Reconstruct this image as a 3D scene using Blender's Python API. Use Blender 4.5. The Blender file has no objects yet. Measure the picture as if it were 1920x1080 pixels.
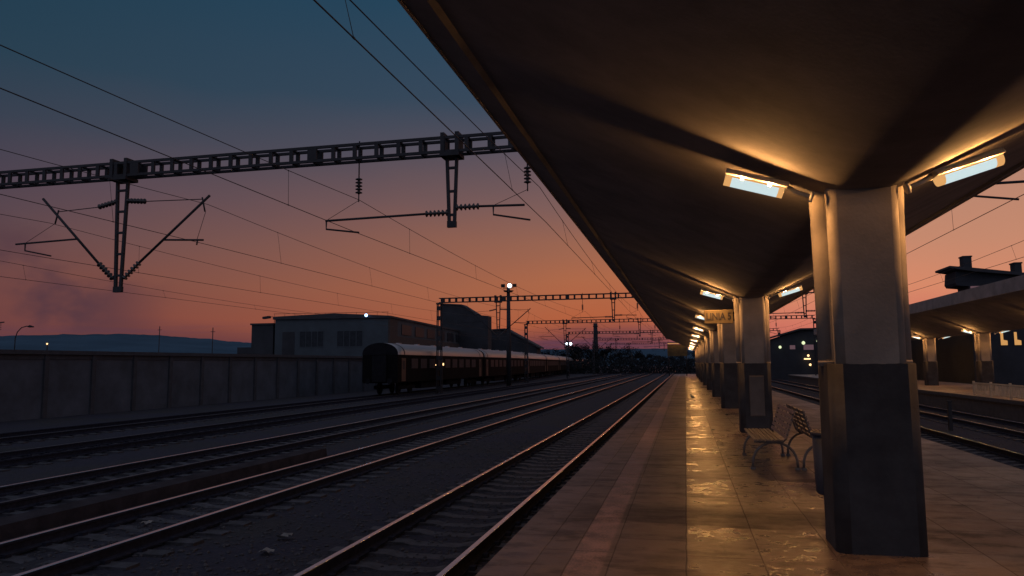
import bpy, bmesh, math, random
from mathutils import Vector, Matrix, noise as mnoise
R = math.radians
random.seed(7)
C = bpy.context.scene.collection
S = bpy.context.scene

# ------------------------------------------------------------------ camera
YAW, PITCH, ROLL, EYE = R(12.963), R(5.829), -0.0075, 1.62
fw = Vector((-math.sin(YAW)*math.cos(PITCH), math.cos(YAW)*math.cos(PITCH), math.sin(PITCH)))
r0 = Vector((math.cos(YAW), math.sin(YAW), 0)); u0 = r0.cross(fw)
rt = r0*math.cos(ROLL) + u0*math.sin(ROLL); up = -r0*math.sin(ROLL) + u0*math.cos(ROLL)
cd = bpy.data.cameras.new('camera'); cam = bpy.data.objects.new('camera', cd); C.objects.link(cam)
M3 = Matrix((rt, up, -fw)).transposed()
cam.matrix_world = Matrix.Translation((0, 0, EYE)) @ M3.to_4x4()
cd.sensor_width = 36; cd.lens = 26.25; cd.clip_start = 0.05; cd.clip_end = 5000
S.camera = cam

# ------------------------------------------------------------------ dusk sky
def lin(c):
    return tuple(((v/255)/12.92 if v/255 <= .04045 else ((v/255+.055)/1.055)**2.4) for v in c) + (1,)
W = bpy.data.worlds.new('World'); S.world = W; W.use_nodes = True
nt = W.node_tree; nt.nodes.clear(); N = nt.nodes.new; Lk = nt.links.new
def wm(op, a, b=None, c=None, clamp=False):
    n = N('ShaderNodeMath'); n.operation = op; n.use_clamp = clamp
    for i, v in enumerate((a, b, c)):
        if v is None: continue
        if isinstance(v, (int, float)): n.inputs[i].default_value = v
        else: Lk(v, n.inputs[i])
    return n.outputs[0]
def wmr(v, a, b, smooth=True):
    n = N('ShaderNodeMapRange'); n.interpolation_type = 'SMOOTHSTEP' if smooth else 'LINEAR'
    Lk(v, n.inputs[0]); n.inputs[1].default_value = a; n.inputs[2].default_value = b
    return n.outputs[0]
tc = N('ShaderNodeTexCoord'); sp = N('ShaderNodeSeparateXYZ'); Lk(tc.outputs['Generated'], sp.inputs[0])
elev = wm('MULTIPLY', wm('ARCSINE', sp.outputs[2]), 180/math.pi)
azim = wm('MULTIPLY', wm('ARCTAN2', sp.outputs[0], sp.outputs[1]), 180/math.pi)
def wn(scale, detail, sz=(1, 1, 1), rough=.5):
    mp = N('ShaderNodeMapping'); mp.inputs['Scale'].default_value = sz; Lk(tc.outputs['Generated'], mp.inputs[0])
    n = N('ShaderNodeTexNoise'); n.inputs['Scale'].default_value = scale; n.inputs['Detail'].default_value = detail
    n.inputs['Roughness'].default_value = rough; Lk(mp.outputs[0], n.inputs[0]); return n.outputs[0]
soft = wn(3.0, 3, (1, 1, 2.5))
elev2 = wm('ADD', elev, wm('MULTIPLY', wm('SUBTRACT', soft, .5), 3.0))
pos = wm('DIVIDE', elev2, 60, clamp=True)
def ramp(stops):
    n = N('ShaderNodeValToRGB'); Lk(pos, n.inputs[0]); e = n.color_ramp.elements
    while len(e) < len(stops): e.new(.5)
    for i, (d, c) in enumerate(stops): e[i].position = d/60; e[i].color = lin(c)
    return n.outputs[0]
rl = ramp([(0, (84, 48, 52)), (3, (108, 64, 64)), (6, (103, 67, 68)), (9, (92, 70, 76)), (12, (75, 66, 80)), (16, (54, 64, 80)), (20, (40, 63, 80)), (27, (29, 60, 79)), (42, (20, 46, 63)), (60, (14, 33, 48))])
rm = ramp([(0, (90, 56, 70)), (1.6, (110, 60, 66)), (3.2, (178, 95, 62)), (6, (174, 104, 72)), (9, (155, 101, 80)), (12, (128, 94, 89)), (16, (93, 83, 93)), (20, (58, 74, 93)), (27, (36, 70, 94)), (45, (24, 48, 67))])
rr = ramp([(0, (174, 92, 86)), (2.5, (208, 116, 98)), (5, (214, 136, 104)), (8, (196, 136, 109)), (12, (182, 133, 112)), (16, (145, 121, 113)), (20, (107, 103, 108)), (27, (58, 83, 103)), (42, (34, 58, 78)), (60, (20, 37, 53))])
def mixc(f, a, b):
    n = N('ShaderNodeMix'); n.data_type = 'RGBA'; Lk(f, n.inputs[0])
    for s, v in ((6, a), (7, b)):
        if isinstance(v, tuple): n.inputs[s].default_value = v
        else: Lk(v, n.inputs[s])
    return n.outputs[2]
col = mixc(wmr(azim, -50, -8, False), rl, rm)
col = mixc(wmr(azim, -6, 9), col, rr)
# thin purple cloud streaks low over the glow, dull cloud patch on the far left
streak = wn(6, 5, (1, 1, 16), .6)
low = wm('MULTIPLY', wmr(elev, 3.6, .8), wmr(azim, 4, -3))
col = mixc(wm('MULTIPLY', wm('MULTIPLY', wmr(streak, .42, .62), low), .75), col, lin((88, 58, 80)))
patch = wn(9, 4, (1, 1, 1.6))
pm = wm('MULTIPLY', wm('MULTIPLY', wmr(elev, 11, 6), wmr(elev, 1, 3.5)), wmr(azim, -36, -44))
col = mixc(wm('MULTIPLY', wm('MULTIPLY', wmr(patch, .40, .62), pm), .85), col, lin((74, 52, 64)))
# unseen sky behind and overhead is pale grey, brightened as fill for dark tones
back = wmr(wm('ABSOLUTE', azim), 70, 130)
high = wmr(elev, 34, 62)
col = mixc(wm('MAXIMUM', back, wm('MULTIPLY', high, .7)), col, lin((146, 150, 169)))
nis = N('ShaderNodeTexSky'); nis.sky_type = 'NISHITA'; nis.sun_disc = False
nis.sun_elevation = R(-3); nis.sun_rotation = R(8)
bg = N('ShaderNodeBackground'); Lk(col, bg.inputs[0]); bg.inputs[1].default_value = 1.0
bg2 = N('ShaderNodeBackground'); Lk(nis.outputs[0], bg2.inputs[0]); bg2.inputs[1].default_value = .01
ad = N('ShaderNodeAddShader'); Lk(bg.outputs[0], ad.inputs[0]); Lk(bg2.outputs[0], ad.inputs[1])
ow = N('ShaderNodeOutputWorld'); Lk(ad.outputs[0], ow.inputs[0])

S.view_settings.view_transform = 'Standard'; S.view_settings.look = 'None'
S.view_settings.exposure = 0; S.view_settings.gamma = 1
S.cycles.use_denoising = True
S.cycles.max_bounces = 6; S.cycles.transparent_max_bounces = 12; S.cycles.sample_clamp_indirect = 4
LAMP_W = 20.0                     # watts of each tube in a lamp
LAMP_COL = (1.0, .455, .13)

# ------------------------------------------------------------------ materials
def mat(name, col, rough=.8, metal=0, var=.25, scale=3., detail=6, bump=0, bscale=40, spec=.5, col2=None, stretch=(1, 1, 1), rvar=0.):
    m = bpy.data.materials.new(name); m.use_nodes = True
    t = m.node_tree; b = t.nodes['Principled BSDF']
    b.inputs['Roughness'].default_value = rough; b.inputs['Metallic'].default_value = metal
    b.inputs['Specular IOR Level'].default_value = spec
    g = t.nodes.new('ShaderNodeNewGeometry'); mp = t.nodes.new('ShaderNodeMapping'); t.links.new(g.outputs['Position'], mp.inputs[0])
    mp.inputs['Scale'].default_value = stretch
    n = t.nodes.new('ShaderNodeTexNoise'); n.inputs['Scale'].default_value = scale; n.inputs['Detail'].default_value = detail
    n.inputs['Roughness'].default_value = .65; t.links.new(mp.outputs[0], n.inputs[0])
    rp = t.nodes.new('ShaderNodeValToRGB'); e = rp.color_ramp.elements
    a = col2 if col2 else tuple(c*(1-var) for c in col); z = col if col2 else tuple(min(1, c*(1+var)) for c in col)
    e[0].position = .35; e[1].position = .68; e[0].color = (*a, 1); e[1].color = (*z, 1)
    t.links.new(n.outputs[0], rp.inputs[0]); t.links.new(rp.outputs[0], b.inputs['Base Color'])
    if rvar:
        mr = t.nodes.new('ShaderNodeMapRange'); t.links.new(n.outputs[0], mr.inputs[0])
        mr.inputs[1].default_value = .3; mr.inputs[2].default_value = .7; mr.inputs[3].default_value = rough-rvar; mr.inputs[4].default_value = rough+rvar
        t.links.new(mr.outputs[0], b.inputs['Roughness'])
    if bump:
        n2 = t.nodes.new('ShaderNodeTexNoise'); n2.inputs['Scale'].default_value = bscale; n2.inputs['Detail'].default_value = 4
        t.links.new(g.outputs['Position'], n2.inputs[0])
        bp = t.nodes.new('ShaderNodeBump'); bp.inputs['Strength'].default_value = bump; bp.inputs['Distance'].default_value = .02
        t.links.new(n2.outputs[0], bp.inputs['Height']); t.links.new(bp.outputs[0], b.inputs['Normal'])
    return m
def emis(name, col, strength, through=0.):
    m = bpy.data.materials.new(name); m.use_nodes = True; t = m.node_tree; t.nodes.clear()
    o = t.nodes.new('ShaderNodeOutputMaterial'); e = t.nodes.new('ShaderNodeEmission')
    e.inputs[0].default_value = (*col, 1); e.inputs[1].default_value = strength
    if through:
        tr = t.nodes.new('ShaderNodeBsdfTransparent'); a = t.nodes.new('ShaderNodeAddShader')
        tr.inputs[0].default_value = (through, through, through, 1)
        t.links.new(e.outputs[0], a.inputs[0]); t.links.new(tr.outputs[0], a.inputs[1]); t.links.new(a.outputs[0], o.inputs[0])
    else: t.links.new(e.outputs[0], o.inputs[0])
    return m

def floor_mat(name, x0, gain=1.):
    m = bpy.data.materials.new(name); m.use_nodes = True; t = m.node_tree; b = t.nodes['Principled BSDF']
    nn, lk = t.nodes.new, t.links.new
    g = nn('ShaderNodeNewGeometry'); s = nn('ShaderNodeSeparateXYZ'); lk(g.outputs['Position'], s.inputs[0])
    def mth(op, a, bb=None, clamp=False):
        n = nn('ShaderNodeMath'); n.operation = op; n.use_clamp = clamp
        for i, v in enumerate((a, bb)):
            if v is None: continue
            if isinstance(v, (int, float)): n.inputs[i].default_value = v
            else: lk(v, n.inputs[i])
        return n.outputs[0]
    def mr(v, a, bb, c=0., d=1.):
        n = nn('ShaderNodeMapRange'); n.interpolation_type = 'SMOOTHSTEP'; lk(v, n.inputs[0])
        for i, q in enumerate((a, bb, c, d)): n.inputs[i+1].default_value = q
        return n.outputs[0]
    def noi(scale, det, st=(1, 1, 1), rough=.6):
        mp = nn('ShaderNodeMapping'); lk(g.outputs['Position'], mp.inputs[0]); mp.inputs['Scale'].default_value = st
        n = nn('ShaderNodeTexNoise'); n.inputs['Scale'].default_value = scale; n.inputs['Detail'].default_value = det
        n.inputs['Roughness'].default_value = rough; lk(mp.outputs[0], n.inputs[0]); return n.outputs[0]
    def mix(f, a, bb):
        n = nn('ShaderNodeMix'); n.data_type = 'RGBA'; lk(f, n.inputs[0])
        for q, v in ((6, a), (7, bb)):
            if isinstance(v, tuple): n.inputs[q].default_value = (*v, 1)
            else: lk(v, n.inputs[q])
        return n.outputs[2]
    X, Y = s.outputs[0], s.outputs[1]
    cb = nn('ShaderNodeCombineXYZ'); wob = mth('MULTIPLY', mth('SUBTRACT', noi(2.5, 3), .5), .02)
    lk(mth('ADD', mth('ADD', Y, 500.3), wob), cb.inputs[0]); lk(mth('ADD', mth('ADD', X, .04 + 61 - x0), wob), cb.inputs[1])
    br = nn('ShaderNodeTexBrick'); lk(cb.outputs[0], br.inputs[0]); br.offset = .37
    br.inputs['Scale'].default_value = 1; br.inputs['Brick Width'].default_value = 1.45; br.inputs['Row Height'].default_value = .61
    br.inputs['Mortar Size'].default_value = .007; br.inputs['Mortar Smooth'].default_value = .3; br.inputs['Bias'].default_value = 0
    br.inputs['Color1'].default_value = (.2, .2, .2, 1); br.inputs['Color2'].default_value = (.8, .8, .8, 1); br.inputs['Mortar'].default_value = (.5, .5, .5, 1)
    seam = mth('LESS_THAN', mth('ABSOLUTE', mth('ADD', mth('ADD', X, .985 - x0), wob)), .007)
    joint = mth('MAXIMUM', br.outputs['Fac'], seam)
    big = noi(.7, 5); mid = noi(4, 8, (1, 1, 1), .7); fine = noi(45, 5, (1, 1, 1), .7); blot = noi(1.6, 6, (.8, 1.5, 1), .68)
    base = mix(mr(mid, .3, .72), (.105, .080, .072), (.215, .165, .145))
    base = mix(mth('MULTIPLY', mth('GREATER_THAN', X, -.04 + x0), .22), base, (.21, .16, .115))
    base = mix(mth('MULTIPLY', mr(br.outputs['Color'], .2, .8), .45), base, (.145, .108, .090))
    base = mix(mth('MULTIPLY', mr(fine, .5, .75), .3), base, (.27, .215, .18))
    smear = noi(1.5, 8, (.75, 1.7, 1), .72); smear2 = noi(4.5, 7, (.7, 1.7, 1), .74)
    polished = mr(mth('ADD', X, mth('MULTIPLY', mth('SUBTRACT', mid, .5), .05)), -.06 + x0, -.02 + x0)
    stain = mr(blot, .50, .66)
    base = mix(mth('MULTIPLY', stain, .68), base, (.055, .040, .037))
    base = mix(mth('MULTIPLY', mr(smear, .50, .63), .78), base, (.045, .031, .029))
    base = mix(mth('MULTIPLY', mr(smear2, .54, .68), .55), base, (.050, .036, .034))
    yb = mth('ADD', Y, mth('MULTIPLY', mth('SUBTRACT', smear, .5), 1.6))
    dark_band = mth('MULTIPLY', mth('MULTIPLY', mr(yb, 7.75, 8.05), mr(yb, 9.1, 8.6)), mth('MULTIPLY', mr(X, -1.5, -.9), mr(X, 2.6, 1.8)))  # darker, rougher band across the paving just past the nearest pillar
    rightside = mr(X, 1.6, 2.4)
    base = mix(mth('MULTIPLY', dark_band, .72), base, (.040, .028, .027))
    # worn safety line
    st = mth('MULTIPLY', mr(X, -1.0 + x0, -.96 + x0), mr(X, -.68 + x0, -.72 + x0))
    worn = mth('MULTIPLY', st, mr(mth('ADD', mth('MULTIPLY', mid, .6), mth('MULTIPLY', fine, .5)), .42, .66))
    base = mix(mth('MULTIPLY', worn, .85), base, (.42, .27, .25))
    vc = nn('ShaderNodeTexVoronoi'); vc.feature = 'DISTANCE_TO_EDGE'; vc.inputs['Scale'].default_value = .75
    wv = nn('ShaderNodeVectorMath'); wv.operation = 'MULTIPLY_ADD'; nz = nn('ShaderNodeTexNoise'); nz.inputs['Scale'].default_value = 3.5; nz.inputs['Detail'].default_value = 5
    lk(g.outputs['Position'], nz.inputs[0]); lk(nz.outputs['Color'], wv.inputs[0]); wv.inputs[1].default_value = (.35, .35, .35); lk(g.outputs['Position'], wv.inputs[2]); lk(wv.outputs[0], vc.inputs[0])
    crack = mth('MULTIPLY', mr(vc.outputs['Distance'], .007, .001), mr(big, .50, .58))
    base = mix(mth('MULTIPLY', crack, .7), base, (.022, .017, .016))
    spk = mr(noi(120, 2), .66, .72)
    base = mix(mth('MULTIPLY', spk, .35), base, (.36, .29, .25))
    base = mix(mth('MULTIPLY', joint, .45), base, (.030, .024, .022))
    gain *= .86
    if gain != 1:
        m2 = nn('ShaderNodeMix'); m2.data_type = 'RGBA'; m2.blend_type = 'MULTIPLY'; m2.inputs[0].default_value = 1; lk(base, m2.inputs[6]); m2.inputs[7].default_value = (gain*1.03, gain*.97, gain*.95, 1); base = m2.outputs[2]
    lk(base, b.inputs['Base Color'])
    rg = mth('ADD', mr(mid, .3, .72, .13, .33), mth('MULTIPLY', mr(big, .35, .65), .10))
    rg = mth('ADD', rg, mth('MULTIPLY', mr(br.outputs['Color'], .2, .8), .08))
    rough = mth('ADD', rg, mth('MULTIPLY', mth('SUBTRACT', 1, polished), .20), clamp=True)
    rough = mth('ADD', rough, mth('MULTIPLY', joint, .3), clamp=True)
    rough = mth('ADD', rough, mth('MULTIPLY', mr(smear, .48, .64), .10), clamp=True)
    rough = mth('ADD', rough, mth('MULTIPLY', dark_band, .15), clamp=True)
    rough = mth('ADD', rough, mth('MULTIPLY', rightside, .18), clamp=True)
    lk(rough, b.inputs['Roughness']); b.inputs['Specular IOR Level'].default_value = .62
    hh = mth('SUBTRACT', mth('ADD', mth('ADD', mth('MULTIPLY', mid, .55), mth('MULTIPLY', smear2, .5)), mth('MULTIPLY', fine, .30)), mth('MULTIPLY', joint, .5))
    bp = nn('ShaderNodeBump'); bp.inputs['Strength'].default_value = .55; bp.inputs['Distance'].default_value = .010
    lk(hh, bp.inputs['Height']); lk(bp.outputs[0], b.inputs['Normal'])
    return m

def ground_mat():
    m = bpy.data.materials.new('ballast_and_earth'); m.use_nodes = True; t = m.node_tree; b = t.nodes['Principled BSDF']
    nn, lk = t.nodes.new, t.links.new
    g = nn('ShaderNodeNewGeometry')
    v = nn('ShaderNodeTexVoronoi'); v.inputs['Scale'].default_value = 17; lk(g.outputs['Position'], v.inputs[0])
    n = nn('ShaderNodeTexNoise'); n.inputs['Scale'].default_value = .5; n.inputs['Detail'].default_value = 8; lk(g.outputs['Position'], n.inputs[0])
    r1 = nn('ShaderNodeValToRGB'); e = r1.color_ramp.elements
    e[0].color = (.018, .018, .028, 1); e[1].color = (.040, .040, .054, 1)
    sp_ = nn('ShaderNodeSeparateColor'); lk(v.outputs['Color'], sp_.inputs[0]); lk(sp_.outputs[0], r1.inputs[0])
    r2 = nn('ShaderNodeValToRGB'); e = r2.color_ramp.elements; e[0].position = .40; e[1].position = .62
    e[0].color = (.032, .033, .050, 1); e[1].color = (.038, .038, .037, 1); lk(n.outputs[0], r2.inputs[0])
    mx = nn('ShaderNodeMix'); mx.data_type = 'RGBA'; mx.inputs[0].default_value = .55
    lk(r1.outputs[0], mx.inputs[6]); lk(r2.outputs[0], mx.inputs[7]); lk(mx.outputs[2], b.inputs['Base Color'])
    b.inputs['Roughness'].default_value = .95; b.inputs['Specular IOR Level'].default_value = .15
    bp = nn('ShaderNodeBump'); bp.inputs['Strength'].default_value = .8; bp.inputs['Distance'].default_value = .03
    lk(v.outputs['Distance'], bp.inputs['Height']); lk(bp.outputs[0], b.inputs['Normal'])
    return m

M = dict(
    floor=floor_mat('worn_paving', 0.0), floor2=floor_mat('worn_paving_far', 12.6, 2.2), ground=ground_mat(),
    walk=mat('walkway_concrete', (.030, .027, .033), .95, var=.35, scale=2.5, detail=9, bump=.5, bscale=14, spec=.1),
    kerb=mat('kerb_concrete', (.048, .044, .050), .9, bump=.3),
    plaster=mat('pillar_plaster', (.245, .212, .19), .8, var=.22, scale=1.6, detail=10, bump=.07, bscale=40),
    shell=mat('canopy_concrete', (.215, .196, .198), .88, scale=1.3, col2=(.128, .120, .126), detail=11, bump=.08, bscale=30),
    fascia=mat('fascia_concrete', (.22, .19, .19), .85, scale=1.5, var=.25, detail=8),
    paint=mat('dark_base_paint', (.055, .052, .055), .85, var=.25, scale=3, detail=10, bump=.08, bscale=30, rvar=.08, spec=.08),
    white=mat('white_enamel', (.62, .58, .52), .4, var=.06),
    iron=mat('dark_steel', (.011, .011, .017), .75, metal=.1, var=.3, scale=6),
    wire=mat('wire_steel', (.02, .02, .025), .6, metal=.3),
    cer=mat('insulator_glaze', (.022, .018, .019), .35),
    railtop=mat('polished_rail', (.84, .82, .83), .20, metal=1, var=.08, scale=9, rvar=.05),
    raildull=mat('dull_rail', (.10, .09, .10), .5, metal=.6, var=.2, scale=9),
    rust=mat('rail_rust', (.026, .028, .042), .95, var=.3, scale=12, spec=.02),
    sleeper=mat('sleeper_concrete', (.034, .034, .044), .75, scale=7, var=.6, bump=.3),
    slat=mat('bench_slats', (.24, .165, .125), .45, var=.18, scale=9, stretch=(6, .6, 6)),
    bframe=mat('bench_frame', (.12, .11, .11), .45, metal=.5, var=.15),
    bin=mat('bin_dark', (.035, .038, .055), .5, var=.2),
    endb=mat('end_board_olive', (.06, .048, .022), .8),
    board=mat('sign_yellow', (.16, .12, .06), .55, var=.1),
    ink=mat('sign_ink', (.03, .025, .03), .6),
    notice=mat('notice_board', (.10, .078, .068), .5, var=.2),
    pier=mat('panel_concrete', (.050, .057, .077), .9, scale=.8, var=.3, detail=8),
    coping=mat('coping_dark', (.033, .034, .044), .9),
    croof=mat('coach_roof', (.27, .26, .275), .40, metal=.5, var=.14, scale=.9, stretch=(1, .35, 1), spec=.6, rvar=.08),
    cbody=mat('coach_body', (.0055, .0052, .0058), .75, spec=.04, var=.2, scale=.8),
    cred=mat('coach_red', (.012, .007, .008), .5),
    cdark=mat('coach_dark', (.010, .010, .013), .9, spec=.05),
    glass=mat('dark_glass', (.022, .026, .034), .45, spec=.07),
    warehouse=mat('warehouse_plaster', (.036, .048, .062), .9, scale=.5, var=.18, detail=8),
    brick=mat('brick_dark', (.040, .028, .027), .9, scale=2, var=.2),
    roofd=mat('roof_dark', (.028, .028, .036), .9, scale=1.),
    darkwall=mat('dark_wall', (.018, .020, .028), .9, scale=.6, var=.3),
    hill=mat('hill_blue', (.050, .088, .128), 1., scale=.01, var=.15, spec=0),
    leaf=mat('leaves_dark', (.013, .015, .018), .9, var=.2, scale=.8, spec=.1),
    bark=mat('bark', (.05, .04, .035), .95),
    bird=mat('feathers', (.03, .03, .035), .7),
    fence=mat('fence_cream', (.50, .40, .28), .6, var=.2),
    paper=mat('litter_pale', (.16, .15, .145), .7),
    stone=mat('ballast_stone', (.060, .058, .068), .9, scale=11, col2=(.022, .022, .029)),
    tube=emis('lamp_glow', (.62, .76, .77), 1.0),
    tubeend=emis('lamp_end_glow', (1.0, .50, .17), .75),
    coldlamp=emis('cold_lamp', (.75, .85, 1.0), 6.0), bluelamp=emis('blue_lamp', (.35, .6, 1.0), 5.0),
    warmlamp=emis('warm_lamp', (1.0, .62, .28), 2.2), greenlamp=emis('pale_lamp', (.85, .95, .55), 1.1),
    warmwin=emis('lit_window', (1.0, .50, .16), .62), dimwin=emis('dim_window', (.45, .25, .30), .25),
)

# ------------------------------------------------------------------ mesh building
class MB:
    def __init__(s): s.v, s.f, s.m, s.s = [], [], [], []
    def face(s, idx, mi=0, smooth=False): s.f.append(idx); s.m.append(mi); s.s.append(smooth)
    def hexa(s, p, mi=0):
        o = len(s.v); s.v += [tuple(q) for q in p]
        for a in ((0, 3, 2, 1), (4, 5, 6, 7), (0, 1, 5, 4), (1, 2, 6, 5), (2, 3, 7, 6), (3, 0, 4, 7)): s.face([o+i for i in a], mi)
        return s
    def box(s, x0, x1, y0, y1, z0, z1, mi=0):
        return s.hexa([(x0, y0, z0), (x1, y0, z0), (x1, y1, z0), (x0, y1, z0), (x0, y0, z1), (x1, y0, z1), (x1, y1, z1), (x0, y1, z1)], mi)
    def bar(s, a, b, w, h=None, mi=0, upv=(0, 0, 1)):
        h = h or w; a, b = Vector(a), Vector(b); d = (b-a).normalized(); u = Vector(upv)
        if abs(d.dot(u)) > .95: u = Vector((0, 1, 0))
        sx = d.cross(u).normalized()*w/2; sz = sx.cross(d).normalized()*h/2
        return s.hexa([a-sx-sz, a+sx-sz, b+sx-sz, b-sx-sz, a-sx+sz, a+sx+sz, b+sx+sz, b-sx+sz], mi)
    def tube(s, pts, r, n=8, mi=0, cap=True):
        pts = [Vector(p) for p in pts]; rs = r if isinstance(r, (list, tuple)) else [r]*len(pts); o = len(s.v)
        u = None
        for i, p in enumerate(pts):
            d = (pts[min(i+1, len(pts)-1)]-pts[max(i-1, 0)]).normalized()
            if u is None: u = d.orthogonal().normalized()
            u = (u-d*u.dot(d)).normalized(); w = d.cross(u)
            for k in range(n):
                a = 2*math.pi*k/n; s.v.append(tuple(p+(u*math.cos(a)+w*math.sin(a))*rs[i]))
        for i in range(len(pts)-1):
            for k in range(n):
                q = (k+1) % n; s.face([o+i*n+k, o+i*n+q, o+(i+1)*n+q, o+(i+1)*n+k], mi, True)
        if cap:
            s.face([o+k for k in range(n)][::-1], mi); e = o+(len(pts)-1)*n; s.face([e+k for k in range(n)], mi)
        return s
    def prism(s, poly, a, b, axis=1, mi=0, smooth=False):     # poly in the two other axes, extruded along axis
        o = len(s.v); n = len(poly)
        for t in (a, b):
            for p in poly:
                q = [p[0], p[1]]; q.insert(axis, t); s.v.append(tuple(q))
        for k in range(n):
            j = (k+1) % n; s.face([o+k, o+j, o+n+j, o+n+k], mi, smooth and math.dist(poly[k], poly[j]) < .07)
        s.face([o+k for k in range(n)][::-1], mi); s.face([o+n+k for k in range(n)], mi)
        return s
    def build(s, name, mats, parent=None, loc=None, fix=True):
        me = bpy.data.meshes.new(name); me.from_pydata(s.v, [], s.f)
        for m in (mats if isinstance(mats, (list, tuple)) else [mats]): me.materials.append(M[m])
        me.polygons.foreach_set('material_index', s.m); me.polygons.foreach_set('use_smooth', s.s)
        if fix:
            bm = bmesh.new(); bm.from_mesh(me); bmesh.ops.recalc_face_normals(bm, faces=bm.faces); bm.to_mesh(me); bm.free()
        me.update()
        o = bpy.data.objects.new(name, me); C.objects.link(o)
        if parent: o.parent = parent
        if loc: o.location = loc
        return o
def tag(o, label=None, cat=None, group=None, kind=None):
    for k, v in (('label', label), ('category', cat), ('group', group), ('kind', kind)):
        if v: o[k] = v
    return o
def thing(name, label, cat, loc=(0, 0, 0), rz=0, group=None):
    o = bpy.data.objects.new(name, None); C.objects.link(o); o.empty_display_size = .1
    o.location = loc; o.rotation_euler = (0, 0, rz); return tag(o, label, cat, group)
def copy_tree(o, parent=None, **kw):
    c = o.copy(); C.objects.link(c)
    if parent: c.parent = parent
    for ch in list(o.children): copy_tree(ch, c)
    for k, v in kw.items():
        if k == 'loc': c.location = v
        elif k == 'rz': c.rotation_euler = (0, 0, v)
        else: c[k] = v
    return c
def bevel(o, w=.006, seg=2):
    m = o.modifiers.new('bevel', 'BEVEL'); m.width = w; m.segments = seg; m.limit_method = 'ANGLE'; return o

RAIL = -.62; GZ = -.83
# ------------------------------------------------------------------ ground, hills, platforms
b = MB(); n = 40
xs = [-1500, -600, -200, -80, -40, -25, -12, 0, 12, 25, 40, 80, 200, 600, 1500]; ys = [-200, -60, -10, 0, 10, 25, 60, 120, 250, 500, 1000, 2500]
for y in ys:
    for x in xs: b.v.append((x, y, GZ))
for j in range(len(ys)-1):
    for i in range(len(xs)-1):
        k = j*len(xs)+i; b.face([k, k+1, k+len(xs)+1, k+len(xs)])
tag(b.build('ground', 'ground', fix=False), kind='structure')

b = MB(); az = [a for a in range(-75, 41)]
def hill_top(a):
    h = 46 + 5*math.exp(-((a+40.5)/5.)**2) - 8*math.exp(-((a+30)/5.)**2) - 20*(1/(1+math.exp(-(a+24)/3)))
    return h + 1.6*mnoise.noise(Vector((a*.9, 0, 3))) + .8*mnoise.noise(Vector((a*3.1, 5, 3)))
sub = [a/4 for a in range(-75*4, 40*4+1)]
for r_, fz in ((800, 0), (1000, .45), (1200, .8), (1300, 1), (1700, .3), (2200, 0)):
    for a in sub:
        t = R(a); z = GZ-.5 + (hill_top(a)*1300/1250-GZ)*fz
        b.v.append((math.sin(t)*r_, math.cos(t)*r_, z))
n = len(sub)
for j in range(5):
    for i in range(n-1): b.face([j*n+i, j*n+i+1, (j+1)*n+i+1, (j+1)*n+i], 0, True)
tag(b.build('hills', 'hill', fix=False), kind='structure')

PX0, PX1 = -1.63, 4.85
def platform(name, x0, x1, y0, y1, m):
    b = MB(); o = 0
    b.box(x0+.10, x1-.10, y0, y1, GZ-.1, -.16, 1)           # retaining wall under the nosing
    b.v += [(x0, y0, 0), (x1, y0, 0), (x1, y1, 0), (x0, y1, 0), (x0, y0, -.157), (x1, y0, -.157), (x1, y1, -.157), (x0, y1, -.157)]
    b.face([8, 9, 10, 11], 0)
    for f in ((8, 12, 13, 9), (9, 13, 14, 10), (10, 14, 15, 11), (11, 15, 12, 8), (12, 15, 14, 13)): b.face(list(f), 1)
    return tag(b.build(name, [m, 'kerb']), kind='structure')
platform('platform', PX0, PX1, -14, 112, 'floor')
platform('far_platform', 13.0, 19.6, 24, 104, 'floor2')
b = MB(); b.prism([(-10.05, GZ-.1), (-9.55, GZ-.1), (-9.6, -.62), (-10.0, -.60)], -5, 19, 1)
tag(b.build('low_walkway', 'walk'), kind='structure')

# ------------------------------------------------------------------ tracks
def curve_x(x, y):                                    # the coach siding bends away to the left
    if y < 85: return x
    if y < 110: return x - .0017*(y-85)**2
    return x - 1.0625 - .075*(y-110)
def rail_mesh(pts):
    b = MB(); prof = [(-.07, -.17), (.07, -.17), (.07, -.155), (.012, -.13), (.012, -.05), (.034, -.04), (.037, -.004), (.034, 0), (-.034, 0), (-.037, -.004), (-.034, -.04), (-.012, -.05), (-.012, -.13), (-.07, -.155)]
    n = len(prof)
    for x, y in pts:
        for px, pz in prof: b.v.append((x+px, y, RAIL+pz))
    for i in range(len(pts)-1):
        for k in range(n):
            j = (k+1) % n; b.face([i*n+k, i*n+j, (i+1)*n+j, (i+1)*n+k], 1 if k in (6, 7, 8) else 0)
    b.face(list(range(n))); e = (len(pts)-1)*n; b.face([e+k for k in range(n)])
    return b
def sleeper_mesh():
    b = MB(); z = RAIL-.172
    top = [(-1.25, z), (-1.2, z+.0), (-.45, z), (-.30, z-.03), (.30, z-.03), (.45, z), (1.2, z), (1.25, z), (1.25, z-.16), (-1.25, z-.16)]
    b.prism(top, -.12, .12, 1)
    for sx in (-.7525, .7525):
        for d in (-.1, .1): b.box(sx+d-.035, sx+d+.035, -.05, .05, z, z+.045, 1)
    return b
slp = sleeper_mesh().build('sleeper', ['sleeper', 'rust'])
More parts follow.
